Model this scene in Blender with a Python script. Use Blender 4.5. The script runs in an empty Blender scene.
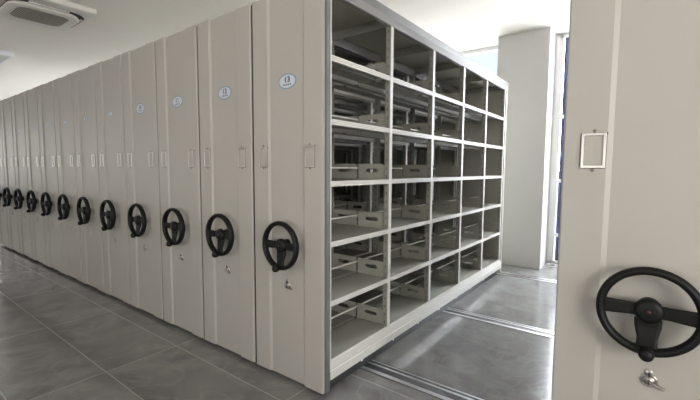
import bpy, bmesh, math, random
from mathutils import Vector, Matrix
random.seed(4)
sc = bpy.context.scene
COL = sc.collection

# ------------------------------------------------------------------ camera numbers
CAM = Vector((1.462, -1.6931, 1.3762)); YAW, PITCH, ROLL, FPX = -0.6492, -0.0794, 0.00615, 391.4
W = 0.63          # pitch of the shelving units
H = 2.435         # height of a front panel
Y0, BAY = 0.06, 0.683
YEND = Y0 + 5 * BAY
AISLE = 1.196
CEIL = 3.264
TIERS = [0.213 + 0.3633 * k for k in range(6)]

# ------------------------------------------------------------------ materials
def mat(name, color, rough=0.5, metal=0.0, noise=0.0, nscale=8.0, bump=0.0, bscale=400.0, spec=0.5):
    m = bpy.data.materials.new(name); m.use_nodes = True
    nt = m.node_tree; b = nt.nodes['Principled BSDF']
    b.inputs['Roughness'].default_value = rough
    b.inputs['Metallic'].default_value = metal
    b.inputs['Specular IOR Level'].default_value = spec
    c = (*color, 1)
    tc = nt.nodes.new('ShaderNodeTexCoord')
    n = nt.nodes.new('ShaderNodeTexNoise'); n.inputs['Scale'].default_value = nscale
    n.inputs['Detail'].default_value = 4
    nt.links.new(tc.outputs['Object'], n.inputs['Vector'])
    r = nt.nodes.new('ShaderNodeValToRGB')
    k = noise
    r.color_ramp.elements[0].color = (*[x * (1 - k) for x in color], 1)
    r.color_ramp.elements[1].color = (*[min(1, x * (1 + k)) for x in color], 1)
    r.color_ramp.elements[0].position = .3; r.color_ramp.elements[1].position = .7
    nt.links.new(n.outputs['Fac'], r.inputs['Fac'])
    nt.links.new(r.outputs['Color'], b.inputs['Base Color'])
    if bump > 0:
        n2 = nt.nodes.new('ShaderNodeTexNoise'); n2.inputs['Scale'].default_value = bscale
        nt.links.new(tc.outputs['Object'], n2.inputs['Vector'])
        bp = nt.nodes.new('ShaderNodeBump'); bp.inputs['Strength'].default_value = bump
        bp.inputs['Distance'].default_value = .001
        nt.links.new(n2.outputs['Fac'], bp.inputs['Height'])
        nt.links.new(bp.outputs['Normal'], b.inputs['Normal'])
    return m

M = {}
M['panel'] = mat('panel_paint', (.372, .354, .316), .50, noise=.02, nscale=2, bump=.08, bscale=500)
M['rack'] = mat('rack_paint', (.31, .305, .27), .42, noise=.02, nscale=3)
M['fascia_shaded'] = mat('fascia_paint_shaded', (.12, .115, .10), .5, noise=.02, nscale=3)  # sloping top of the fascia, its shading put in as a darker colour
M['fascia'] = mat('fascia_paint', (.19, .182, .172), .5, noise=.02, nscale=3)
M['strip_shaded'] = mat('buffer_strip_shaded', (.02, .019, .017), .8)  # same rubber strip, blackened to paint the shade in the closed gaps
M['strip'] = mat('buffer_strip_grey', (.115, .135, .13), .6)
M['edge'] = mat('shelf_edge_paint', (.62, .61, .57), .35, noise=.02, nscale=3)
M['bracket'] = mat('bracket_paint', (.40, .392, .335), .45, noise=.03, nscale=4)
M['slot'] = mat('upright_slot', (.10, .10, .09), .7)
M['dark'] = mat('slot_shadow', (.02, .02, .02), .8)
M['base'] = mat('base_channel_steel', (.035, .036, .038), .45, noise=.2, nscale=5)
M['wheel'] = mat('wheel_plastic', (.0045, .0044, .0046), .5, noise=.1, nscale=20, bump=.1, bscale=900, spec=.25)
M['red'] = mat('emblem_red', (.05, .008, .008), .5)
M['chrome'] = mat('chrome', (.42, .40, .375), .28, 1.0)
M['tag'] = mat('card_holder_metal', (.50, .48, .445), .3, .7, noise=.03)
M['tagshadow'] = mat('card_holder_shadow_edge', (.06, .056, .05), .5)  # thin dark border that paints the shadow around the raised frame
M['tagscrew'] = mat('card_holder_screw', (.22, .20, .18), .4, .8)  # metal of the small screws above and below the holder
M['sticker_rim'] = mat('sticker_blue', (.19, .27, .33), .5)
M['sticker'] = mat('sticker_white', (.50, .55, .60), .5)
M['ink'] = mat('sticker_ink', (.015, .02, .035), .5)
M['wall'] = mat('wall_paint', (.54, .53, .52), .8, noise=.015, nscale=1.5)
M['ceil'] = mat('ceiling_paint', (.80, .76, .70), .85, noise=.012, nscale=1.2)
M['frame'] = mat('window_frame_white', (.82, .82, .82), .35)
M['mull'] = mat('window_sash_blue_grey', (.07, .085, .17), .35, .2)
M['rail'] = mat('rail_steel', (.80, .80, .80), .38, 1.0, noise=.08, nscale=30)
M['railb'] = mat('rail_groove', (.05, .05, .052), .5, .4, noise=.1, nscale=20)
M['ac'] = mat('ac_plastic', (.70, .68, .63), .4, noise=.01)
M['acgrey'] = mat('ac_louver', (.42, .39, .34), .45)
M['grille'] = mat('ac_grille', (.16, .14, .125), .6)
M['lamp_side'] = mat('lamp_housing', (.72, .74, .78), .4)
M['lamp_diff'] = mat('lamp_diffuser_off', (.60, .59, .56), .5)
M['lamp_end'] = mat('lamp_end_cap', (.92, .90, .86), .4)
M['ground'] = mat('outside_ground', (.45, .46, .46), .9, noise=.1, nscale=.5)

def glass_mat():
    m = bpy.data.materials.new('window_glass'); m.use_nodes = True
    b = m.node_tree.nodes['Principled BSDF']
    b.inputs['Base Color'].default_value = (.90, .95, 1, 1)
    b.inputs['Roughness'].default_value = 0.0
    b.inputs['IOR'].default_value = 1.02
    b.inputs['Transmission Weight'].default_value = 1.0
    return m
M['glass'] = glass_mat()

def floor_mat():
    m = bpy.data.materials.new('grey_marble_tile'); m.use_nodes = True
    nt = m.node_tree; b = nt.nodes['Principled BSDF']; N = nt.nodes.new; L = nt.links.new
    tc = N('ShaderNodeTexCoord'); sep = N('ShaderNodeSeparateXYZ')
    L(tc.outputs['Object'], sep.inputs[0])
    def math_(op, a, bb=None):
        n = N('ShaderNodeMath'); n.operation = op
        for i, v in enumerate((a, bb)):
            if v is None: continue
            if isinstance(v, (int, float)): n.inputs[i].default_value = v
            else: L(v, n.inputs[i])
        return n.outputs[0]
    def joint(s, off, pitch, hw):
        f = math_('FRACT', math_('DIVIDE', math_('SUBTRACT', s, off), pitch))
        d = math_('SUBTRACT', 0.5, math_('ABSOLUTE', math_('SUBTRACT', f, 0.5)))
        return math_('LESS_THAN', d, hw / pitch)
    jx = joint(sep.outputs[0], -1.38, 1.2, .0030)
    jy = joint(sep.outputs[1], -.165, .495, .0030)
    j = math_('MULTIPLY', math_('MAXIMUM', jx, jy), math_('LESS_THAN', sep.outputs[1], .42))
    # a different marble offset for every tile
    ix = math_('FLOOR', math_('DIVIDE', math_('SUBTRACT', sep.outputs[0], -1.38), 1.2))
    iy = math_('FLOOR', math_('DIVIDE', math_('SUBTRACT', sep.outputs[1], -.165), .495))
    cmb = N('ShaderNodeCombineXYZ'); L(math_('MULTIPLY', ix, 3.7), cmb.inputs[0]); L(math_('MULTIPLY', iy, 2.3), cmb.inputs[1])
    add = N('ShaderNodeVectorMath'); add.operation = 'ADD'; L(tc.outputs['Object'], add.inputs[0]); L(cmb.outputs[0], add.inputs[1])
    n1 = N('ShaderNodeTexNoise'); n1.inputs['Scale'].default_value = 2.6; n1.inputs['Detail'].default_value = 6; n1.inputs['Distortion'].default_value = 1.2
    L(add.outputs[0], n1.inputs['Vector'])
    r1 = N('ShaderNodeValToRGB'); L(n1.outputs['Fac'], r1.inputs['Fac'])
    e = r1.color_ramp.elements
    e[0].position = .30; e[0].color = (.124, .122, .119, 1)
    e[1].position = .75; e[1].color = (.235, .232, .226, 1)
    n2 = N('ShaderNodeTexNoise'); n2.inputs['Scale'].default_value = 1.7; n2.inputs['Detail'].default_value = 5; n2.inputs['Distortion'].default_value = 2.5
    L(add.outputs[0], n2.inputs['Vector'])
    v = math_('ABSOLUTE', math_('SUBTRACT', n2.outputs['Fac'], .5))
    r2 = N('ShaderNodeValToRGB'); L(v, r2.inputs['Fac'])
    e = r2.color_ramp.elements
    e[0].position = 0; e[0].color = (.30, .30, .30, 1); e[1].position = .045; e[1].color = (0, 0, 0, 1)
    mx = N('ShaderNodeMix'); mx.data_type = 'RGBA'
    L(r2.outputs['Color'], mx.inputs[0]); L(r1.outputs['Color'], mx.inputs[6]); mx.inputs[7].default_value = (.27, .267, .26, 1)
    mj = N('ShaderNodeMix'); mj.data_type = 'RGBA'
    L(j, mj.inputs[0]); L(mx.outputs[2], mj.inputs[6]); mj.inputs[7].default_value = (.27, .265, .25, 1)
    L(mj.outputs[2], b.inputs['Base Color'])
    b.inputs['Roughness'].default_value = .10
    L(math_('ADD', math_('MULTIPLY', j, .4), .15), b.inputs['Roughness'])
    b.inputs['IOR'].default_value = 1.58
    b.inputs['Specular IOR Level'].default_value = .5
    return m
M['floor'] = floor_mat()

# ------------------------------------------------------------------ mesh helpers
class MB:
    """collects shapes for ONE mesh object"""
    def __init__(s): s.v, s.f, s.mi, s.mats, s.smooth = [], [], [], [], []
    def mslot(s, m):
        if m not in s.mats: s.mats.append(m)
        return s.mats.index(m)
    def add(s, vs, fs, m, smooth=False):
        o = len(s.v); k = s.mslot(m)
        s.v += [tuple(v) for v in vs]
        for f in fs: s.f.append([i + o for i in f]); s.mi.append(k); s.smooth.append(smooth)
    def box(s, a, b, m):
        x0, y0, z0 = [min(p, q) for p, q in zip(a, b)]; x1, y1, z1 = [max(p, q) for p, q in zip(a, b)]
        vs = [(x0,y0,z0),(x1,y0,z0),(x1,y1,z0),(x0,y1,z0),(x0,y0,z1),(x1,y0,z1),(x1,y1,z1),(x0,y1,z1)]
        s.add(vs, [(0,3,2,1),(4,5,6,7),(0,1,5,4),(1,2,6,5),(2,3,7,6),(3,0,4,7)], m)
    def prism(s, poly, axis, a, b, m, smooth=False):
        """2-D outline swept along axis; poly coords are the other two axes in order"""
        def p(u, v, t):
            return {0: (t, u, v), 1: (u, t, v), 2: (u, v, t)}[axis]
        n = len(poly); vs = [p(u, v, a) for u, v in poly] + [p(u, v, b) for u, v in poly]
        s.add(vs, [(i, (i+1) % n, n + (i+1) % n, n + i) for i in range(n)], m, smooth)
        s.add(vs, [tuple(range(n))[::-1], tuple(range(n, 2*n))], m)
    def rings(s, rings, m, closed=False, caps=True, smooth=True):
        n = len(rings[0]); vs = [v for r in rings for v in r]; R = len(rings); fs = []
        for i in range(R if closed else R - 1):
            a, b = i * n, ((i + 1) % R) * n
            for k in range(n): fs.append((a + k, a + (k+1) % n, b + (k+1) % n, b + k))
        s.add(vs, fs, m, smooth)
        if caps and not closed:
            s.add(rings[0], [tuple(range(n))[::-1]], m); s.add(rings[-1], [tuple(range(n))], m)
    def lathe_y(s, cx, cz, prof, m, n=24, sx=1, sz=1):
        """profile of (radius, y) about an axis along y"""
        s.rings([[(cx + sx*r*math.cos(2*math.pi*k/n), y, cz + sz*r*math.sin(2*math.pi*k/n)) for k in range(n)] for r, y in prof], m)
    def torus_y(s, cx, cy, cz, R, r, m, n=56, k=12, ry=None):
        ry = ry or r; rg = []
        for i in range(n):
            a = 2*math.pi*i/n; c, q = math.cos(a), math.sin(a)
            rg.append([(cx + (R + r*math.cos(2*math.pi*j/k))*c, cy + ry*math.sin(2*math.pi*j/k), cz + (R + r*math.cos(2*math.pi*j/k))*q) for j in range(k)])
        s.rings(rg, m, closed=True)
    def tube(s, p, q, r, m, n=10):
        p, q = Vector(p), Vector(q); d = (q - p).normalized(); a = d.orthogonal().normalized(); b = d.cross(a)
        s.rings([[tuple(c + r*(math.cos(2*math.pi*k/n)*a + math.sin(2*math.pi*k/n)*b)) for k in range(n)] for c in (p, q)], m)
    def mesh(s, name):
        me = bpy.data.meshes.new(name); me.from_pydata(s.v, [], s.f)
        for m in s.mats: me.materials.append(m)
        me.polygons.foreach_set('material_index', s.mi); me.polygons.foreach_set('use_smooth', s.smooth)
        bm = bmesh.new(); bm.from_mesh(me); bmesh.ops.recalc_face_normals(bm, faces=bm.faces); bm.to_mesh(me); bm.free()
        me.update(); return me

def link(name, me, parent=None, loc=(0, 0, 0), bevel=0, seg=2):
    o = bpy.data.objects.new(name, me); COL.objects.link(o); o.location = loc
    if parent: o.parent = parent
    if bevel:
        md = o.modifiers.new('bevel', 'BEVEL'); md.width = bevel; md.segments = seg; md.limit_method = 'ANGLE'; md.angle_limit = .6
    return o
def part(name, mb, parent, loc=(0, 0, 0), bevel=0, label=None):
    o = link(name, mb.mesh(name), parent, loc, bevel)
    if label: o['label'] = label
    return o
def thing(name, label, cat, loc=(0, 0, 0), group=None):
    o = bpy.data.objects.new(name, None); COL.objects.link(o); o.location = loc
    o.empty_display_size = .1
    o['label'] = label; o['category'] = cat
    if group: o['group'] = group
    return o
def struct(name, mb, label, cat, bevel=0):
    o = link(name, mb.mesh(name), bevel=bevel); o['kind'] = 'structure'; o['label'] = label; o['category'] = cat
    return o

def plate_with_holes(outer, holes, t, m, axis_y):
    """flat plate in the x-z plane with slots cut through it, thickness t about y = axis_y"""
    bm = bmesh.new(); edges = []
    for loop in [outer] + holes:
        vs = [bm.verts.new((x, axis_y - t/2, z)) for x, z in loop]
        edges += [bm.edges.new((vs[i], vs[(i+1) % len(vs)])) for i in range(len(vs))]
    r = bmesh.ops.triangle_fill(bm, edges=edges, use_beauty=True, use_dissolve=False)
    fs = [g for g in r['geom'] if isinstance(g, bmesh.types.BMFace)]
    ex = bmesh.ops.extrude_face_region(bm, geom=fs)
    bmesh.ops.translate(bm, verts=[v for v in ex['geom'] if isinstance(v, bmesh.types.BMVert)], vec=(0, t, 0))
    bmesh.ops.recalc_face_normals(bm, faces=bm.faces)
    me = bpy.data.meshes.new('plate'); bm.to_mesh(me); bm.free(); me.materials.append(m); return me

# ------------------------------------------------------------------ one shelving unit, local x 0..W, y 0 = panel front
XR = W - .02     # aisle-side face of the rack
XL = .02         # other face
XM = W / 2

def me_panel():
    g = .002; gr = .019; e = -.010; a, b = .228 * W, .735 * W; k = .017
    poly = [(g, .005), (g + .005, 0), (a, 0), (a + k, -e), (b - .012, -e), (b, 0), (W - gr - .005, 0), (W - gr, .005), (W - gr, .05), (g, .05)]
    mb = MB(); mb.prism(poly, 2, .028, H, M['panel']); return mb.mesh('front_panel')
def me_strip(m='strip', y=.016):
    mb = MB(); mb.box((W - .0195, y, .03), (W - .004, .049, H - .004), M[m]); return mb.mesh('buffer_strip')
def me_card_frame():
    w, h, t = .078, .127, .009; mb = MB(); y0, y1 = -.007, 0.0
    mb.box((0, y0, 0), (t, y1, h), M['tag']); mb.box((w - t, y0, 0), (w, y1, h), M['tag'])
    mb.box((t, y0, 0), (w - t, y1, t), M['tag']); mb.box((t, y0, h - t), (w - t, y1, h), M['tag'])
    mb.box((-.002, -.0012, -.002), (w + .0015, 0, t*.8), M['tagshadow']); mb.box((-.004, -.0012, h - t*.8), (w + .004, 0, h + .0015), M['tagshadow'])
    mb.box((-.004, -.0012, t*.8), (t + .002, 0, h - t*.8), M['tagshadow']); mb.box((w - t - .002, -.0012, t*.8), (w + .0015, 0, h - t*.8), M['tagshadow'])
    for z in (-.008, h + .008):
        mb.lathe_y(w/2, z, [(.0001, -.004), (.005, -.004), (.006, 0)], M['tagscrew'], 10)
    return mb.mesh('card_holder')
def me_card():
    mb = MB(); mb.box((.010, -.003, .010), (.068, -.0005, .117), M['panel']); return mb.mesh('card_window')

WZ = .900; WY = -.050; WX = W / 2 - .010
def me_rim():
    mb = MB(); mb.torus_y(0, 0, 0, .1390, .0142, M['wheel'], ry=.021); return mb.mesh('hand_wheel')
def me_hub():
    mb = MB()
    mb.lathe_y(0, 0, [(.034, .065), (.034, .056), (.026, .052), (.026, .024), (.039, .022), (.042, .018), (.042, .000), (.038, -.007), (.028, -.011), (.012, -.013), (.0001, -.013)], M['wheel'], 28)
    return mb.mesh('hub')
def me_emblem():
    mb = MB(); mb.lathe_y(0, 0, [(.007, -.0125), (.0065, -.0142), (.0001, -.0145)], M['red'], 14); return mb.mesh('emblem')
def me_spoke(ang, w0, w1):
    """tapered flat spoke leaving the hub at angle ang in the x-z plane"""
    mb = MB(); c, s_ = math.cos(ang), math.sin(ang); rg = []
    for r, w, yy, t in ((.030, w0, .012, .018), (.055, w0*.97, .011, .016), (.095, w1*.96, .004, .014), (.118, w1, .001, .013), (.140, w1*1.22, 0, .013)):
        ring = []
        for du, dy in ((-.5, -.28), (-.36, -.5), (.36, -.5), (.5, -.28), (.5, .28), (.36, .5), (-.36, .5), (-.5, .28)):
            u = du * w; ring.append((r*c - u*s_, yy + dy*t, r*s_ + u*c))
        rg.append(ring)
    mb.rings(rg, M['wheel'], smooth=False); return mb.mesh('spoke')
def me_knob():
    mb = MB(); z = -.136
    mb.lathe_y(0, z, [(.009, -.004), (.009, -.016), (.017, -.019), (.0215, -.026), (.0225, -.040), (.020, -.052), (.012, -.058), (.0001, -.059)], M['wheel'], 20)
    return mb.mesh('crank_knob')
def me_lock():
    mb = MB()
    mb.lathe_y(0, 0, [(.0265, .002), (.0265, -.002), (.024, -.004), (.0195, -.004), (.0185, -.003), (.0165, -.003), (.0155, -.009), (.0001, -.010)], M['chrome'], 24, 1, .9)
    mb.lathe_y(-.002, .027, [(.0135, .002), (.0135, -.003), (.0115, -.005), (.0001, -.005)], M['chrome'], 18)
    return mb.mesh('lock')
def me_keyhole():
    mb = MB(); mb.box((-.003, -.0115, -.013), (.0015, -.0095, .006), M['dark']); mb.box((-.003, -.0062, .012), (.0015, -.0045, .030), M['dark']); return mb.mesh('keyhole')
def me_lever():
    mb = MB(); mb.tube((.010, -.010, -.006), (.045, -.016, -.015), .0048, M['chrome'], 12)
    mb.tube((.0, -.005, -.003), (.012, -.0105, -.0065), .0055, M['chrome'], 12); return mb.mesh('lock_lever')

def oval(cx, cz, rx, rz, n=28): return [(cx + rx*math.cos(2*math.pi*k/n), cz + rz*math.sin(2*math.pi*k/n)) for k in range(n)]
def me_sticker(s):
    mb = MB(); e = .010
    mb.prism(oval(0, 0, .077*s, .047*s), 1, e - .0012, e + .001, M['sticker_rim'])
    mb.prism(oval(0, 0, .068*s, .039*s), 1, e - .0018, e - .001, M['sticker']); return mb.mesh('number_sticker')
def me_text(txt, size, dz):
    cu = bpy.data.curves.new('t', 'FONT'); cu.body = txt; cu.size = size; cu.align_x = 'CENTER'; cu.align_y = 'CENTER'
    cu.extrude = .0003; cu.offset = .0014; cu.space_character = 1.18
    o = bpy.data.objects.new('t', cu); COL.objects.link(o)
    bpy.context.view_layer.update()
    me = bpy.data.meshes.new_from_object(o.evaluated_get(bpy.context.evaluated_depsgraph_get()))
    bpy.data.objects.remove(o); bpy.data.curves.remove(cu)
    me.transform(Matrix.Translation((0, .0076, dz)) @ Matrix.Rotation(math.pi/2, 4, 'X'))
    me.materials.clear(); me.materials.append(M['ink']); me.name = 'sticker_number'; return me
def me_smallprint(s):
    """the row of four tiny characters under the number, too small to read"""
    mb = MB(); y0, y1 = .0073, .0082
    for k in range(4):
        x = (-.033 + k*.0185) * s; z = -.024 * s; a = .0135 * s
        mb.box((x, y0, z), (x + a, y1, z + .0022*s), M['ink']); mb.box((x, y0, z + .0045*s), (x + a, y1, z + .0066*s), M['ink'])
        mb.box((x + a*.42, y0, z - .002*s), (x + a*.62, y1, z + .010*s), M['ink'])
    return mb.mesh('small_print')

def me_upright(front=True):
    """U-channel post with a slotted flange; front: the face looks to +x"""
    mb = MB(); w, d, t = .036, .042, .003
    sgn = 1 if front else -1; xf = 0
    z0, z1 = .20, 2.385
    mb.box((xf, -w/2, z0), (xf - sgn*t, w/2, z1), M['edge'])
    mb.box((xf - sgn*t, -w/2, z0), (xf - sgn*d, -w/2 + t, z1), M['rack'])
    mb.box((xf - sgn*t, w/2 - t, z0), (xf - sgn*d, w/2, z1), M['rack'])
    z = z0 + .03
    while z < z1 - .04:
        for y in (-w/2, w/2):
            mb.box((xf - sgn*.020, y - .0006, z), (xf - sgn*.026, y + .0006, z + .022), M['slot'])
        z += .06
    return mb.mesh('upright')
def me_shelf():
    """half-depth shelf board, front edge at x=0 facing +x, top at z=0, centred on y"""
    mb = MB(); ln = BAY - .036 - .002; d = .285
    hy = ln / 2
    mb.box((-.004, -hy, -.004), (-d, hy, 0), M['rack'])
    # rolled front lip with two grooves
    prof = [(0, 0), (0, -.008), (-.003, -.0095), (-.003, -.0115), (0, -.013), (0, -.019), (-.003, -.0205), (-.003, -.0225), (0, -.024), (0, -.032), (-.018, -.032), (-.018, -.029), (-.006, -.029), (-.006, 0)]
    mb.prism([(x, z) for x, z in prof], 1, -hy, hy, M['edge'])
    mb.box((-d, -hy, -.028), (-d + .003, hy, -.004), M['rack'])
    mb.box((-d*.5 - .02, -hy, -.018), (-d*.5 + .02, hy, -.004), M['rack'])
    return mb.mesh('shelf_board')
def me_bracket():
    L_, h = .243, .112
    outer = [(0, -.006), (0, h*.55)] + [(-.03 + .03*math.cos(a), h - .04 + .04*math.sin(a)) for a in [math.pi/2*k/6 for k in range(7)]] + [(-L_, h), (-L_, -.006)]
    def slot(cx, cz, w, r):
        p = [(cx + w/2 - r + r*math.cos(a), cz + r*math.sin(a)) for a in [-math.pi/2 + math.pi*k/6 for k in range(7)]]
        return p + [(cx - w/2 + r + r*math.cos(a), cz + r*math.sin(a)) for a in [math.pi/2 + math.pi*k/6 for k in range(7)]]
    return plate_with_holes(outer, [slot(-.117, .062, .112, .0135)], .003, M['bracket'], 0)
def me_stop_bar():
    mb = MB(); ln = BAY - .01; mb.prism([(0, 0), (.008, 0), (.008, .009), (.006, .011), (0, .011)], 1, -ln/2, ln/2, M['edge']); return mb.mesh('stop_bar')
def me_crossrail():
    mb = MB(); mb.box((XL + .045, -.012, 2.376), (XR - .045, .012, 2.439), M['rack']); return mb.mesh('cross_rail')
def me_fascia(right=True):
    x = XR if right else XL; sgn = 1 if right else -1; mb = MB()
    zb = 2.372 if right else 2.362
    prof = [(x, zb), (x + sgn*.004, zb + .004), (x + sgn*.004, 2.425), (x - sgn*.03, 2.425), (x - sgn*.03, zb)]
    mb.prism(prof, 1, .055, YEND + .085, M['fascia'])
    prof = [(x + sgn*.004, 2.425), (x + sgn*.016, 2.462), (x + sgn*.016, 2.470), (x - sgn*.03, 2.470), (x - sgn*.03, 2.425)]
    mb.prism(prof, 1, .055, YEND + .085, M['fascia_shaded']); return mb.mesh('top_fascia')
def me_cover():
    mb = MB(); mb.box((XL + .031, .055, 2.440), (XR - .031, YEND + .05, 2.448), M['bracket']); return mb.mesh('top_cover')
def me_sill(right=True):
    x = XR if right else XL; s_ = 1 if right else -1; mb = MB()
    prof = [(x + s_*.018, .098), (x + s_*.018, .150), (x + s_*.012, .153), (x + s_*.012, .157), (x + s_*.014, .160), (x + s_*.004, .205), (x - s_*.03, .205), (x - s_*.03, .098)]
    mb.prism(prof, 1, .053, YEND + .045, M['edge']); return mb.mesh('base_sill')
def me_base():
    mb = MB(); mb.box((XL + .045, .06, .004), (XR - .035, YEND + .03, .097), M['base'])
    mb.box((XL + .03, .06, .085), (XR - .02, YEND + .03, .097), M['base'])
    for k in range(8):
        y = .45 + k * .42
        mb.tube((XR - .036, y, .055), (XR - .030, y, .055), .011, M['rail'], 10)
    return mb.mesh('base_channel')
def me_end():
    mb = MB(); mb.box((.006, YEND + .02, .03), (W - .012, YEND + .085, 2.43), M['bracket']); return mb.mesh('end_panel')

MESH = dict(strip=me_strip(), strip_shaded=me_strip('strip_shaded', .012), panel=me_panel(), frame=me_card_frame(), card=me_card(), rim=me_rim(), hub=me_hub(), emblem=me_emblem(),
            sl=me_spoke(math.pi, .044, .050), sr=me_spoke(0, .044, .050), sd=me_spoke(-math.pi/2, .078, .060), knob=me_knob(),
            lock=me_lock(), keyhole=me_keyhole(), lever=me_lever(), st=me_sticker(1), sts=me_sticker(.6), sp=me_smallprint(1), sps=me_smallprint(.6),
            upr=me_upright(True), upl=me_upright(False), shelf=me_shelf(), bracket=me_bracket(), stop=me_stop_bar(), cross=me_crossrail(),
            fr=me_fascia(True), fl=me_fascia(False), cover=me_cover(), sr_=me_sill(True), sl_=me_sill(False), base=me_base(), end=me_end())

def front_parts(t, wdx=0, strip='strip_shaded'):
    link('front_panel', MESH['panel'], t, bevel=.003)
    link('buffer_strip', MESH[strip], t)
    for x in (.063, .471):
        f = link('card_holder', MESH['frame'], t, (x, 0, 1.385), bevel=.0015)
        link('card_window', MESH['card'], f)
    w = link('hand_wheel', MESH['rim'], t, (WX + wdx, WY, WZ))
    link('hub', MESH['hub'], w); link('emblem', MESH['emblem'], w)
    for k in ('sl', 'sr', 'sd'): link('spoke', MESH[k], w, bevel=.002)
    link('crank_knob', MESH['knob'], w)
    l = link('lock', MESH['lock'], t, (W/2 - .008, .010, .636))
    link('keyhole', MESH['keyhole'], l); link('lock_lever', MESH['lever'], l)
def sticker(t, num, small):
    s = link('number_sticker', MESH['sts' if small else 'st'], t, (W/2 + .000, 0, 1.905))
    k = .6 if small else 1
    link('sticker_number', me_text(num, .047*k, .009*k), s); link('small_print', MESH['sps' if small else 'sp'], s)
def rack_parts(t, both=True):
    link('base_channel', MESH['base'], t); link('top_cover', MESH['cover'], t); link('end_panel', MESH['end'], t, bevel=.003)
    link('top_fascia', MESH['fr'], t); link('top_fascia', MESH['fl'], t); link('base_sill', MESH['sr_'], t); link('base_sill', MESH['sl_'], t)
    for k in range(6):
        y = Y0 + .018*0 + k * BAY
        link('upright', MESH['upr'], t, (XR, y, 0)); link('upright', MESH['upl'], t, (XL, y, 0)); link('cross_rail', MESH['cross'], t, (0, y, 0))
        for z in TIERS:
            link('side_bracket', MESH['bracket'], t, (XR - .044, y, z))
            o = link('side_bracket', MESH['bracket'], t, (XL + .044, y, z)); o.rotation_euler.z = math.pi
    for k in range(5):
        y = Y0 + (k + .5) * BAY
        for z in TIERS:
            link('shelf_board', MESH['shelf'], t, (XR, y, z))
            o = link('shelf_board', MESH['shelf'], t, (XL, y, z)); o.rotation_euler.z = math.pi
            link('stop_bar', MESH['stop'], t, (XM - .005, y, z + .075))

def rack_single():
    """the same rack as one mesh, for the closed-up units whose shelves nobody can see"""
    tmp = thing('tmp', 'x', 'x'); rack_parts(tmp); bpy.context.view_layer.update()
    bm = bmesh.new(); mats = []
    for ch in list(tmp.children):
        me = ch.data.copy(); me.transform(ch.matrix_local)
        idx = []
        for m in me.materials:
            if m not in mats: mats.append(m)
            idx.append(mats.index(m))
        for p in me.polygons: p.material_index = idx[p.material_index]
        bm.from_mesh(me); bpy.data.meshes.remove(me)
    me = bpy.data.meshes.new('shelf_rack'); bm.to_mesh(me); bm.free()
    for m in mats: me.materials.append(m)
    for ch in list(tmp.children): bpy.data.objects.remove(ch)
    bpy.data.objects.remove(tmp); return me
RACK = rack_single()

ORD = ['first', 'second', 'third', 'fourth', 'fifth', 'sixth', 'seventh', 'eighth', 'ninth', 'tenth', 'eleventh', 'twelfth']
for k in range(12):
    num = str(13 - k)
    if k == 0: lab = 'beige-grey shelving unit with hand wheel and sticker reading 13, empty shelves open to the aisle'
    elif k < 4: lab = 'beige-grey shelving unit with black hand wheel and oval sticker reading %s, pushed against its row' % num
    else: lab = 'beige-grey shelving unit with black hand wheel, %s to the left of the open aisle' % ORD[k]
    t = thing('mobile_shelving_unit', lab, 'shelving unit', (-W * (k + 1), 0, 0), 'mobile shelving units in a closed row')
    front_parts(t, 0, 'strip' if k == 0 else 'strip_shaded'); sticker(t, num, k >= 4)
    if k < 3: rack_parts(t)
    else: link('shelf_rack', RACK, t)
t = thing('mobile_shelving_unit', 'beige-grey shelving unit cut off by the right edge, nearest, across the open aisle', 'shelving unit', (AISLE, 0, 0))
front_parts(t, -.012); link('shelf_rack', RACK, t)

# ------------------------------------------------------------------ floor rails
def floor_rail(yc, label):
    t = thing('floor_rail', label, 'rail', (0, yc, 0), 'steel floor rails across the aisle')
    x0, x1 = -7.7, 2.3
    mb = MB(); mb.box((x0, -.075, .0005), (x1, .085, .0022), M['railb']); part('rail_bed', mb, t)
    for a, b, h in ((-.068, -.036, .0042), (.022, .040, .0042), (.064, .076, .0042)):
        mb = MB(); mb.box((x0, a, .0022), (x1, b, h), M['rail']); part('rail_bar', mb, t)
floor_rail(.505, 'steel floor rail crossing the aisle nearest the camera')
floor_rail(1.865, 'steel floor rail crossing the middle of the aisle')
floor_rail(3.62, 'steel floor rail crossing the far end of the aisle near the pillar')

# ------------------------------------------------------------------ room
XW0, XW1, YW0, YW1 = -14.0, 4.2, -5.2, 4.52
mb = MB(); mb.box((XW0 - .2, YW0 - .2, -.12), (XW1 + .2, YW1 + .25, 0), M['floor']); struct('floor', mb, 'glossy dark grey marble tile floor', 'floor')
mb = MB(); mb.box((XW0 - .2, YW0 - .2, CEIL), (XW1 + .2, YW1 + .25, CEIL + .12), M['ceil']); struct('ceiling', mb, 'plain white ceiling', 'ceiling')
# back wall with two glazed openings either side of the pillar
HEAD = 3.258
A0, A1, B0, B1 = -13.2, -.34, .345, 2.7
mb = MB()
mb.box((XW0, YW1, 0), (A0, YW1 + .2, CEIL), M['wall']); mb.box((B1, YW1, 0), (XW1, YW1 + .2, CEIL), M['wall'])
mb.box((A0, YW1, HEAD), (B1, YW1 + .2, CEIL), M['wall']); mb.box((A1, YW1, 0), (B0, YW1 + .2, HEAD), M['wall'])
struct('wall_back', mb, 'white back wall with tall windows beside the pillar', 'wall')
mb = MB(); mb.box((-.335, 4.143, 0), (.339, YW1, CEIL), M['wall']); struct('wall_pillar', mb, 'white square pillar at the end of the aisle', 'pillar', bevel=.004)

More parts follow.
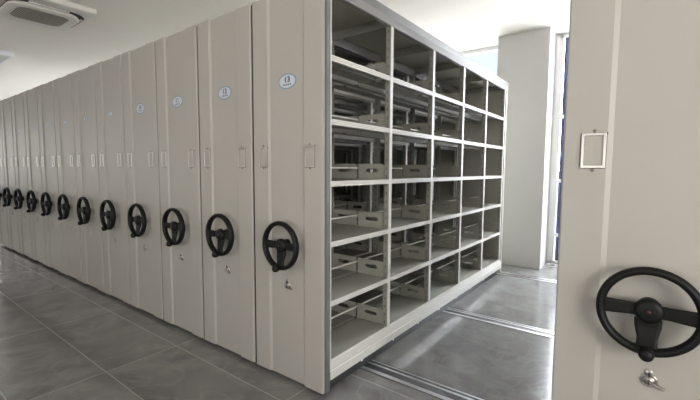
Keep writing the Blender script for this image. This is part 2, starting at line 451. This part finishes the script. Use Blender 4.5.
def window(name, x0, x1, z0, z1, y, mulls, label):
    fr = MB(); t = .05; t2 = .085
    for a, b in (((x0, y, z0), (x0 + t2, y + .1, z1)), ((x1 - t, y, z0), (x1, y + .1, z1)), ((x0 + t, y, z0), (x1 - t, y + .1, z0 + t)), ((x0 + t, y, z1 - t), (x1 - t, y + .1, z1))):
        fr.box(a, b, M['frame'])
    w = link(name, fr.mesh(name), bevel=.004); w['kind'] = 'structure'; w['label'] = label; w['category'] = 'window'
    for mx in mulls:
        mb = MB(); mb.box((mx, y + .01, z0 + t), (mx + .045, y + .09, z1 - t), M['mull']); s = part('sash_post', mb, w, bevel=.004)
        for z in (.42, 1.20, 2.10):
            mb = MB(); mb.box((mx - .022, y - .008, z), (mx + .03, y + .012, z + .05), M['frame']); part('hinge', mb, s, bevel=.003)
    mb = MB(); mb.box((x0 + t, y + .045, z0 + t), (x1 - t, y + .051, z1 - t), M['glass']); part('pane', mb, w)
    return w
window('window_1', A0, A1, .02, HEAD, YW1 + .03, [-11.6, -10, -8.4, -6.8, -5.2, -3.6, -2.0], 'tall window left of the pillar, seen above the shelving')
window('window_2', B0, B1, .02, HEAD, YW1 + .03, [.450, 1.55], 'tall window right of the pillar, a narrow strip showing')
# left, right and front walls; the front and left walls have window openings that let daylight in
def wall_x(name, x0, x1, ya, yb, openings, label):
    mb = MB(); z0, z1 = .9, 2.9; y = ya
    for a, b in openings:
        mb.box((x0, y, 0), (x1, a, CEIL), M['wall']); mb.box((x0, a, 0), (x1, b, z0), M['wall']); mb.box((x0, a, z1), (x1, b, CEIL), M['wall']); y = b
    mb.box((x0, y, 0), (x1, yb, CEIL), M['wall']); struct(name, mb, label, 'wall')
wall_x('wall_left', XW0 - .2, XW0, YW0, YW1, [(-4.6, -.4)], 'white left wall with a window')
wall_x('wall_right', XW1, XW1 + .2, YW0, YW1, [(-4.2, -1.2)], 'white right wall with an added opening for fill light')  # unseen opening, added so the fill light can enter from the right
mb = MB(); fz0, fz1 = .9, 2.9
mb.box((XW0, YW0 - .2, 0), (-4.2, YW0, CEIL), M['wall']); mb.box((1.6, YW0 - .2, 0), (XW1, YW0, CEIL), M['wall'])
mb.box((-4.2, YW0 - .2, 0), (1.6, YW0, fz0), M['wall']); mb.box((-4.2, YW0 - .2, fz1), (1.6, YW0, CEIL), M['wall'])
struct('wall_front', mb, 'white wall behind the camera with a wide window', 'wall')
mb = MB(); mb.box((-40, -40, -.5), (40, 40, -.3), M['ground']); struct('ground', mb, 'paved ground outside the windows', 'ground')

# ------------------------------------------------------------------ ceiling cassette
ac = thing('ceiling_air_conditioner', 'white square cassette air conditioner with round-cornered grille in the ceiling', 'air conditioner', (-4.44, -.085, CEIL))
def rrect(hx, hy, r, n=8):
    p = []
    for cx, cy, a0 in ((hx - r, hy - r, 0), (-hx + r, hy - r, 90), (-hx + r, -hy + r, 180), (hx - r, -hy + r, 270)):
        for k in range(n + 1):
            a = math.radians(a0 + 90*k/n); p.append((cx + r*math.cos(a), cy + r*math.sin(a)))
    return p
def loft_z(mb, loops, m, cap0=True, cap1=True, smooth=False):
    mb.rings([[(x, y, z) for x, y in lp] for lp, z in loops], m, caps=False, smooth=smooth)
    n = len(loops[0][0])
    if cap0: mb.add([(x, y, loops[0][1]) for x, y in loops[0][0]], [tuple(range(n))], m)
    if cap1: mb.add([(x, y, loops[-1][1]) for x, y in loops[-1][0]], [tuple(range(n))], m)
mb = MB(); loft_z(mb, [(rrect(.525, .42, .01), -.001), (rrect(.525, .42, .01), -.050), (rrect(.512, .408, .01), -.060)], M['ac']); part('trim_plate', mb, ac)
mb = MB(); loft_z(mb, [(rrect(.372, .395, .20), -.0595), (rrect(.372, .395, .20), -.062)], M['dark']); part('air_slot', mb, ac)
mb = MB(); loft_z(mb, [(rrect(.315, .335, .17), -.0615), (rrect(.328, .350, .18), -.082), (rrect(.322, .344, .18), -.094), (rrect(.305, .327, .17), -.100)], M['ac']); part('face_panel', mb, ac)
mb = MB(); loft_z(mb, [(rrect(.225, .25, .10), -.0995), (rrect(.22, .245, .10), -.103)], M['grille'])
for k in range(25):
    y = -.235 + k * .47/24; hx = .22 if abs(y) < .145 else .12 + math.sqrt(max(0, .10**2 - (abs(y) - .145)**2))
    mb.box((-hx + .004, y - .0035, -.107), (hx - .004, y + .0035, -.102), M['acgrey'])
part('intake_grille', mb, ac)
for sx_ in (1, -1):
    mb = MB(); mb.box((sx_*.330, -.19, -.074), (sx_*.368, .19, -.0615), M['ac']); mb.box((sx_*.346, -.19, -.076), (sx_*.350, .19, -.0735), M['acgrey']); part('louver', mb, ac)
    mb = MB(); mb.box((-.20, sx_*.352, -.074), (.20, sx_*.391, -.0615), M['acgrey']); part('louver', mb, ac)

# ------------------------------------------------------------------ ceiling lamp at the far left
lt = thing('ceiling_lamp', 'white box-shaped ceiling lamp, switched off, at the left edge', 'ceiling lamp', (-7.58, -.38, CEIL))
mb = MB(); mb.box((-.6, -.6, -.075), (.6, .6, -.001), M['lamp_side']); part('housing', mb, lt, bevel=.006)
mb = MB(); mb.box((-.57, -.57, -.080), (.57, .57, -.0745), M['lamp_diff']); part('diffuser', mb, lt)
mb = MB(); mb.box((-.59, .599, -.07), (.604, .604, -.004), M['lamp_end']); part('end_cap', mb, lt)

# ------------------------------------------------------------------ light
w = bpy.data.worlds.new('World'); sc.world = w; w.use_nodes = True
bg = w.node_tree.nodes['Background']; N = w.node_tree.nodes.new; L = w.node_tree.links.new
tc = N('ShaderNodeTexCoord'); sp = N('ShaderNodeSeparateXYZ'); L(tc.outputs['Generated'], sp.inputs[0])
rp = N('ShaderNodeValToRGB'); L(sp.outputs[2], rp.inputs['Fac'])
rp.color_ramp.elements[0].position = 0; rp.color_ramp.elements[0].color = (.92, .95, 1, 1)
rp.color_ramp.elements[1].position = .6; rp.color_ramp.elements[1].color = (.86, .92, 1, 1)
L(rp.outputs['Color'], bg.inputs['Color']); bg.inputs['Strength'].default_value = 1.12
def area(name, loc, target, sx, sy, power, color):
    d = bpy.data.lights.new(name, 'AREA'); d.shape = 'RECTANGLE'; d.size = sx; d.size_y = sy; d.energy = power; d.color = color
    o = bpy.data.objects.new(name, d); COL.objects.link(o); o.location = loc
    o.rotation_euler = (Vector(target) - Vector(loc)).to_track_quat('-Z', 'Y').to_euler(); return o
area('daylight_back_far_left', (-10.2, YW1 + .9, 1.9), (-10.0, 1, 3.3), 5.4, 2.4, 460, (1, .97, .95))
area('daylight_back_left', (-4.6, YW1 + 2.2, 1.3), (-4.2, 1, 3.0), 5.0, 2.4, 470, (1, .98, .95))
area('daylight_back_right', (1.3, YW1 + 1.2, 2.4), (.9, 1.2, 0), 2.4, 2.6, 1900, (1, .98, .98))
area('daylight_back_high', (1.3, YW1 + 2.2, 5.2), (.9, 1.6, 0), 2.6, 2.6, 1600, (1, .98, .98))
area('daylight_front', (-.9, YW0 - .7, .7), (-.8, -3.2, 3.2), 4.4, 1.8, 250, (1, .965, .90))
area('fill_right', (XW1 + .6, -2.7, 1.7), (1.0, -.4, 1.7), 2.6, 2.2, 205, (1, .965, .92))  # added fill that brightens the nearest panel and the shelf interiors
area('daylight_left', (XW0 - .6, -2.4, 1.4), (-7, -1.5, 2.9), 4.0, 2.4, 90, (1, .96, .92))

# ------------------------------------------------------------------ camera
cy, sy = math.cos(YAW), math.sin(YAW); cp, sp_ = math.cos(PITCH), math.sin(PITCH)
f = Vector((sy*cp, cy*cp, sp_)); r0 = Vector((cy, -sy, 0)); u0 = r0.cross(f)
c, s_ = math.cos(ROLL), math.sin(ROLL); r = c*r0 + s_*u0; u = -s_*r0 + c*u0
cd = bpy.data.cameras.new('camera'); cd.sensor_width = 36; cd.lens = FPX * 36 / 700; cd.clip_start = .05
co = bpy.data.objects.new('camera', cd); COL.objects.link(co)
co.matrix_world = Matrix(((r.x, u.x, -f.x, CAM.x), (r.y, u.y, -f.y, CAM.y), (r.z, u.z, -f.z, CAM.z), (0, 0, 0, 1)))
sc.camera = co
sc.view_settings.view_transform = 'Standard'
sc.view_settings.look = 'None'
sc.view_settings.exposure = 0
sc.cycles.use_denoising = True
sc.cycles.max_bounces = 10; sc.cycles.diffuse_bounces = 6
